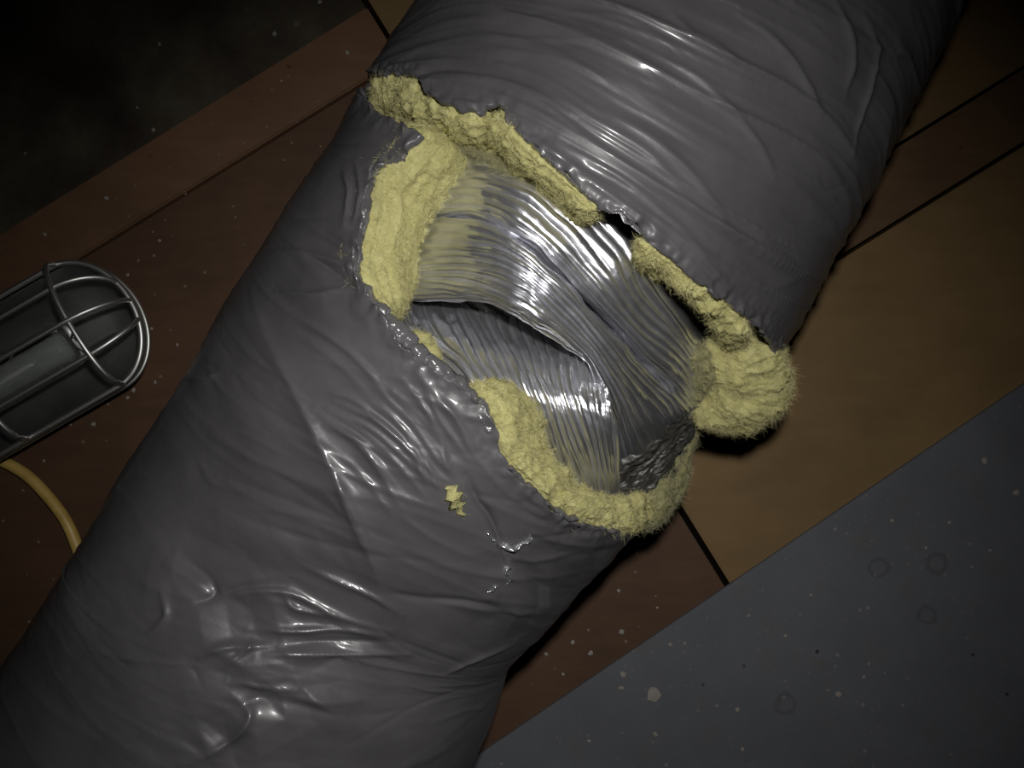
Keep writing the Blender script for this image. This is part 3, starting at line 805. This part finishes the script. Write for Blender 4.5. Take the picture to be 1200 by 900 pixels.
# ------------------------------------------------------------------ the caged work light
lz = 0.062
d30 = np.array([math.cos(math.radians(30)), -math.sin(math.radians(30))]); n30 = np.array([0.5, 0.866])
pc = -105 * d30 + 383 * n30
org = P(pc[0], pc[1], lz); sc = (H - lz) / F
lamp = empty('work_light', (org[0], org[1], 0.0)); lamp.rotation_euler = (0, 0, math.radians(30))
tag(lamp, 'wire caged work light with metal reflector and clear bulb lying on brown board', 'lamp')
W, EX, LB = 80 * sc, 63 * sc, 0.20          # half width, rounded end, straight length

def outline(wf, z, n=40, back=LB, ex=EX):
    th = np.linspace(-np.pi / 2, np.pi / 2, n)
    e = np.stack([ex * wf * np.cos(th), W * wf * np.sin(th), np.full(n, z)], -1)
    s = np.linspace(-back, -0.004, 14)
    lo_ = np.stack([s, np.full(14, -W * wf), np.full(14, z)], -1); hi_ = np.stack([s[::-1], np.full(14, W * wf), np.full(14, z)], -1)
    return np.concatenate([lo_, e, hi_])
# reflector: a trough with a rounded end
prof = [(0.97, .060), (0.955, .058), (0.90, .040), (0.80, .024), (0.62, .011), (0.35, .005), (0.06, .003), (0.0, .003)]
rows = [outline(a, z) for a, z in prof]
nn = len(rows[0])
tr = np.stack(rows); trn = grid_normals(tr); 
under = tr.copy(); under[..., 2] -= 0.0018; under[0, :, 2] += 0.0018
f = grid_faces(len(rows), nn)
for r_ in (tr, under): r_[..., 2] = np.maximum(r_[..., 2], 0.0008)
link('reflector', np.concatenate([tr.reshape(-1, 3), under.reshape(-1, 3)]), np.concatenate([f, f[:, ::-1] + len(rows) * nn, rim_faces(len(rows), nn)]), M['reflector'], lamp)
wr = 0.0022
tube(outline(1.0, .066), wr * 1.15, M['chrome'], 'cage_rim', lamp)
tube(outline(0.985, .050), wr * 0.9, M['chrome'], 'cage_rim', lamp)
def arch(yf, zt):
    s = np.linspace(-LB, 0.0, 16); y = yf * W
    a = [(x, y, zt) for x in s]
    xe = EX * math.sqrt(max(0, 1 - (yf * 0.55) ** 2))
    for k in range(1, 13):
        q = k / 12 * math.pi / 2
        a.append((xe * math.sin(q), y * (1 - 0.45 * (1 - math.cos(q))), .066 + (zt - .066) * math.cos(q)))
    return np.array(a)
for yf, zt in ((0.0, .104), (0.56, .094), (-0.52, .094)):
    tube(arch(yf, zt), wr, M['chrome'], 'cage_wire', lamp)
def hoop(x):
    th = np.linspace(0, np.pi, 30)
    return np.stack([np.full(30, x), W * np.cos(th), .066 + .036 * np.sin(th) ** 0.7], -1)
for x in (0.006, -0.088, -0.180): tube(hoop(x), wr, M['chrome'], 'cage_hoop', lamp)
# bulb: clear glass tube with a rounded end
br, be = 0.0215, -0.018
pr = [(be, 0.002), (be - .0008, 0.010), (be - .003, 0.016), (be - .007, 0.0198), (be - .013, br), (be - .05, br), (be - .10, br), (be - .13, br * 0.8), (be - .15, 0.0135)]
def lathe(pr, zc, name, m, parent, seg=28):
    th = np.linspace(0, 2 * np.pi, seg, endpoint=False); p = resample(np.array(pr), 5 * len(pr))
    g = np.stack([np.broadcast_to(p[:, :1], (len(p), seg)), p[:, 1:] * np.cos(th)[None], zc + p[:, 1:] * np.sin(th)[None]], -1)
    f = grid_faces(len(p), seg, True).tolist() + [tuple(range(seg)), tuple(reversed(range((len(p) - 1) * seg, len(p) * seg)))]
    return link(name, g.reshape(-1, 3), f, m, parent)
zc = .048
outer_b = lathe(pr, zc, 'bulb', M['glass'], lamp)
inn_p = [(x - 0.0010, max(r_ - 0.0010, .001)) for x, r_ in pr]
# inner wall with reversed faces, so that the glass is a thin shell
th = np.linspace(0, 2 * np.pi, 28, endpoint=False); p_ = resample(np.array(inn_p), 40)
g = np.stack([np.broadcast_to(p_[:, :1], (40, 28)), p_[:, 1:] * np.cos(th)[None], zc + p_[:, 1:] * np.sin(th)[None]], -1)
link('bulb_inner_wall', g.reshape(-1, 3), grid_faces(40, 28, True)[:, ::-1], M['glass'], outer_b)
lathe([(be - .10, .0004), (be - .095, .006), (be - .07, .006), (be - .045, .003), (be - .044, .0003)], zc, 'filament_stem', M['chrome'], outer_b, 12)
lathe([(-.168, .0005), (-.170, .016), (-.19, .018), (-.205, .018), (-.207, .0005)], zc, 'socket', M['rubber'], lamp)
lathe([(-.198, .001), (-.200, .026), (-.215, .028), (-.24, .020), (-.30, .017), (-.345, .018), (-.352, .014), (-.353, .001)], .034, 'handle', M['rubber'], lamp)

# ------------------------------------------------------------------ yellow cord
cp = [(-330, 735), (-200, 668), (-110, 612), (-50, 560), (-22, 541), (-4, 538), (30, 556), (58, 584), (78, 612), (90, 640), (104, 680), (128, 715)]
cw = resample(np.array([P(x, y, .0058) for x, y in cp]), 90)
c_o = tube(cw, .0054, M['cord'], 'power_cord', None, 14)
tag(c_o, 'yellow power cord curving across the brown board under the duct', 'cord')

# ------------------------------------------------------------------ crumbs
def crumb(seed):
    r = np.random.default_rng(seed); bm = bmesh.new(); bmesh.ops.create_icosphere(bm, subdivisions=1, radius=1.0)
    for v in bm.verts:
        v.co *= 0.75 + 0.5 * r.random(); v.co.z *= 0.4
    zmin = min(v.co.z for v in bm.verts)
    for v in bm.verts: v.co.z -= zmin
    me = bpy.data.meshes.new('plaster_crumb'); bm.to_mesh(me); bm.free(); me.materials.append(M['crumb']); return me
cm = [crumb(s) for s in range(5)]
spots = {
 ('small pale plaster crumb lying on the grey sheet', 'plaster crumbs on the grey sheet', .004): [(730, 790, 4), (728, 806, 3.4), (982, 813, 4.6), (1190, 577, 5), (1153, 540, 4.5), (1112, 612, 2.4), (768, 860, 3.2), (870, 878, 3), (785, 755, 3), (864, 831, 3), (920, 745, 2.4), (1012, 793, 2.4), (950, 697, 2.2), (1085, 642, 2.2), (690, 868, 2.6), (1045, 610, 2.4), (1160, 645, 2)],
 ('small pale crumb lying on the dark brown board', 'crumbs on the brown boards', 0.0): [(728, 740, 4), (692, 765, 4), (725, 692, 2.6), (671, 752, 3), (640, 766, 2.6), (660, 790, 2.4), (770, 712, 2), (157, 457, 3), (150, 466, 2.4), (182, 448, 2.4), (178, 385, 2.4), (208, 404, 2.4), (110, 497, 3), (83, 497, 2.2), (52, 540, 2), (187, 282, 2.4), (150, 322, 2.4), (217, 226, 3)],
 ('small pale crumb lying on the reddish batten', 'crumbs on the reddish batten', .006): [(407, 62, 2.6), (125, 232, 2.8), (53, 275, 2.8), (330, 95, 1.8)],
 ('small pale crumb on the dark stained underfloor', 'crumbs on the underfloor', -.07): [(322, 40, 3.2), (375, 3, 2.8), (187, 52, 2.6), (180, 152, 3), (161, 126, 2.2), (30, 180, 2)],
}
big = bpy.data.objects.new('plaster_chip', cm[0]); col.objects.link(big); big.location = P(765, 813, .004); big.scale = (.0072,) * 3
tag(big, 'largest pale plaster chip lying on the grey sheet', 'chip')
n_ = 0
for (lab, grp, z), lst in spots.items():
    for (x, y, r_) in lst:
        o = bpy.data.objects.new('plaster_crumb', cm[n_ % 5]); col.objects.link(o); n_ += 1
        s = r_ / F * (H - z)
        o.location = P(x, y, z); o.scale = (s, s * 0.85, s * 0.8); o.rotation_euler = (0, 0, n_ * 1.7)
        tag(o, lab, 'crumb', grp)
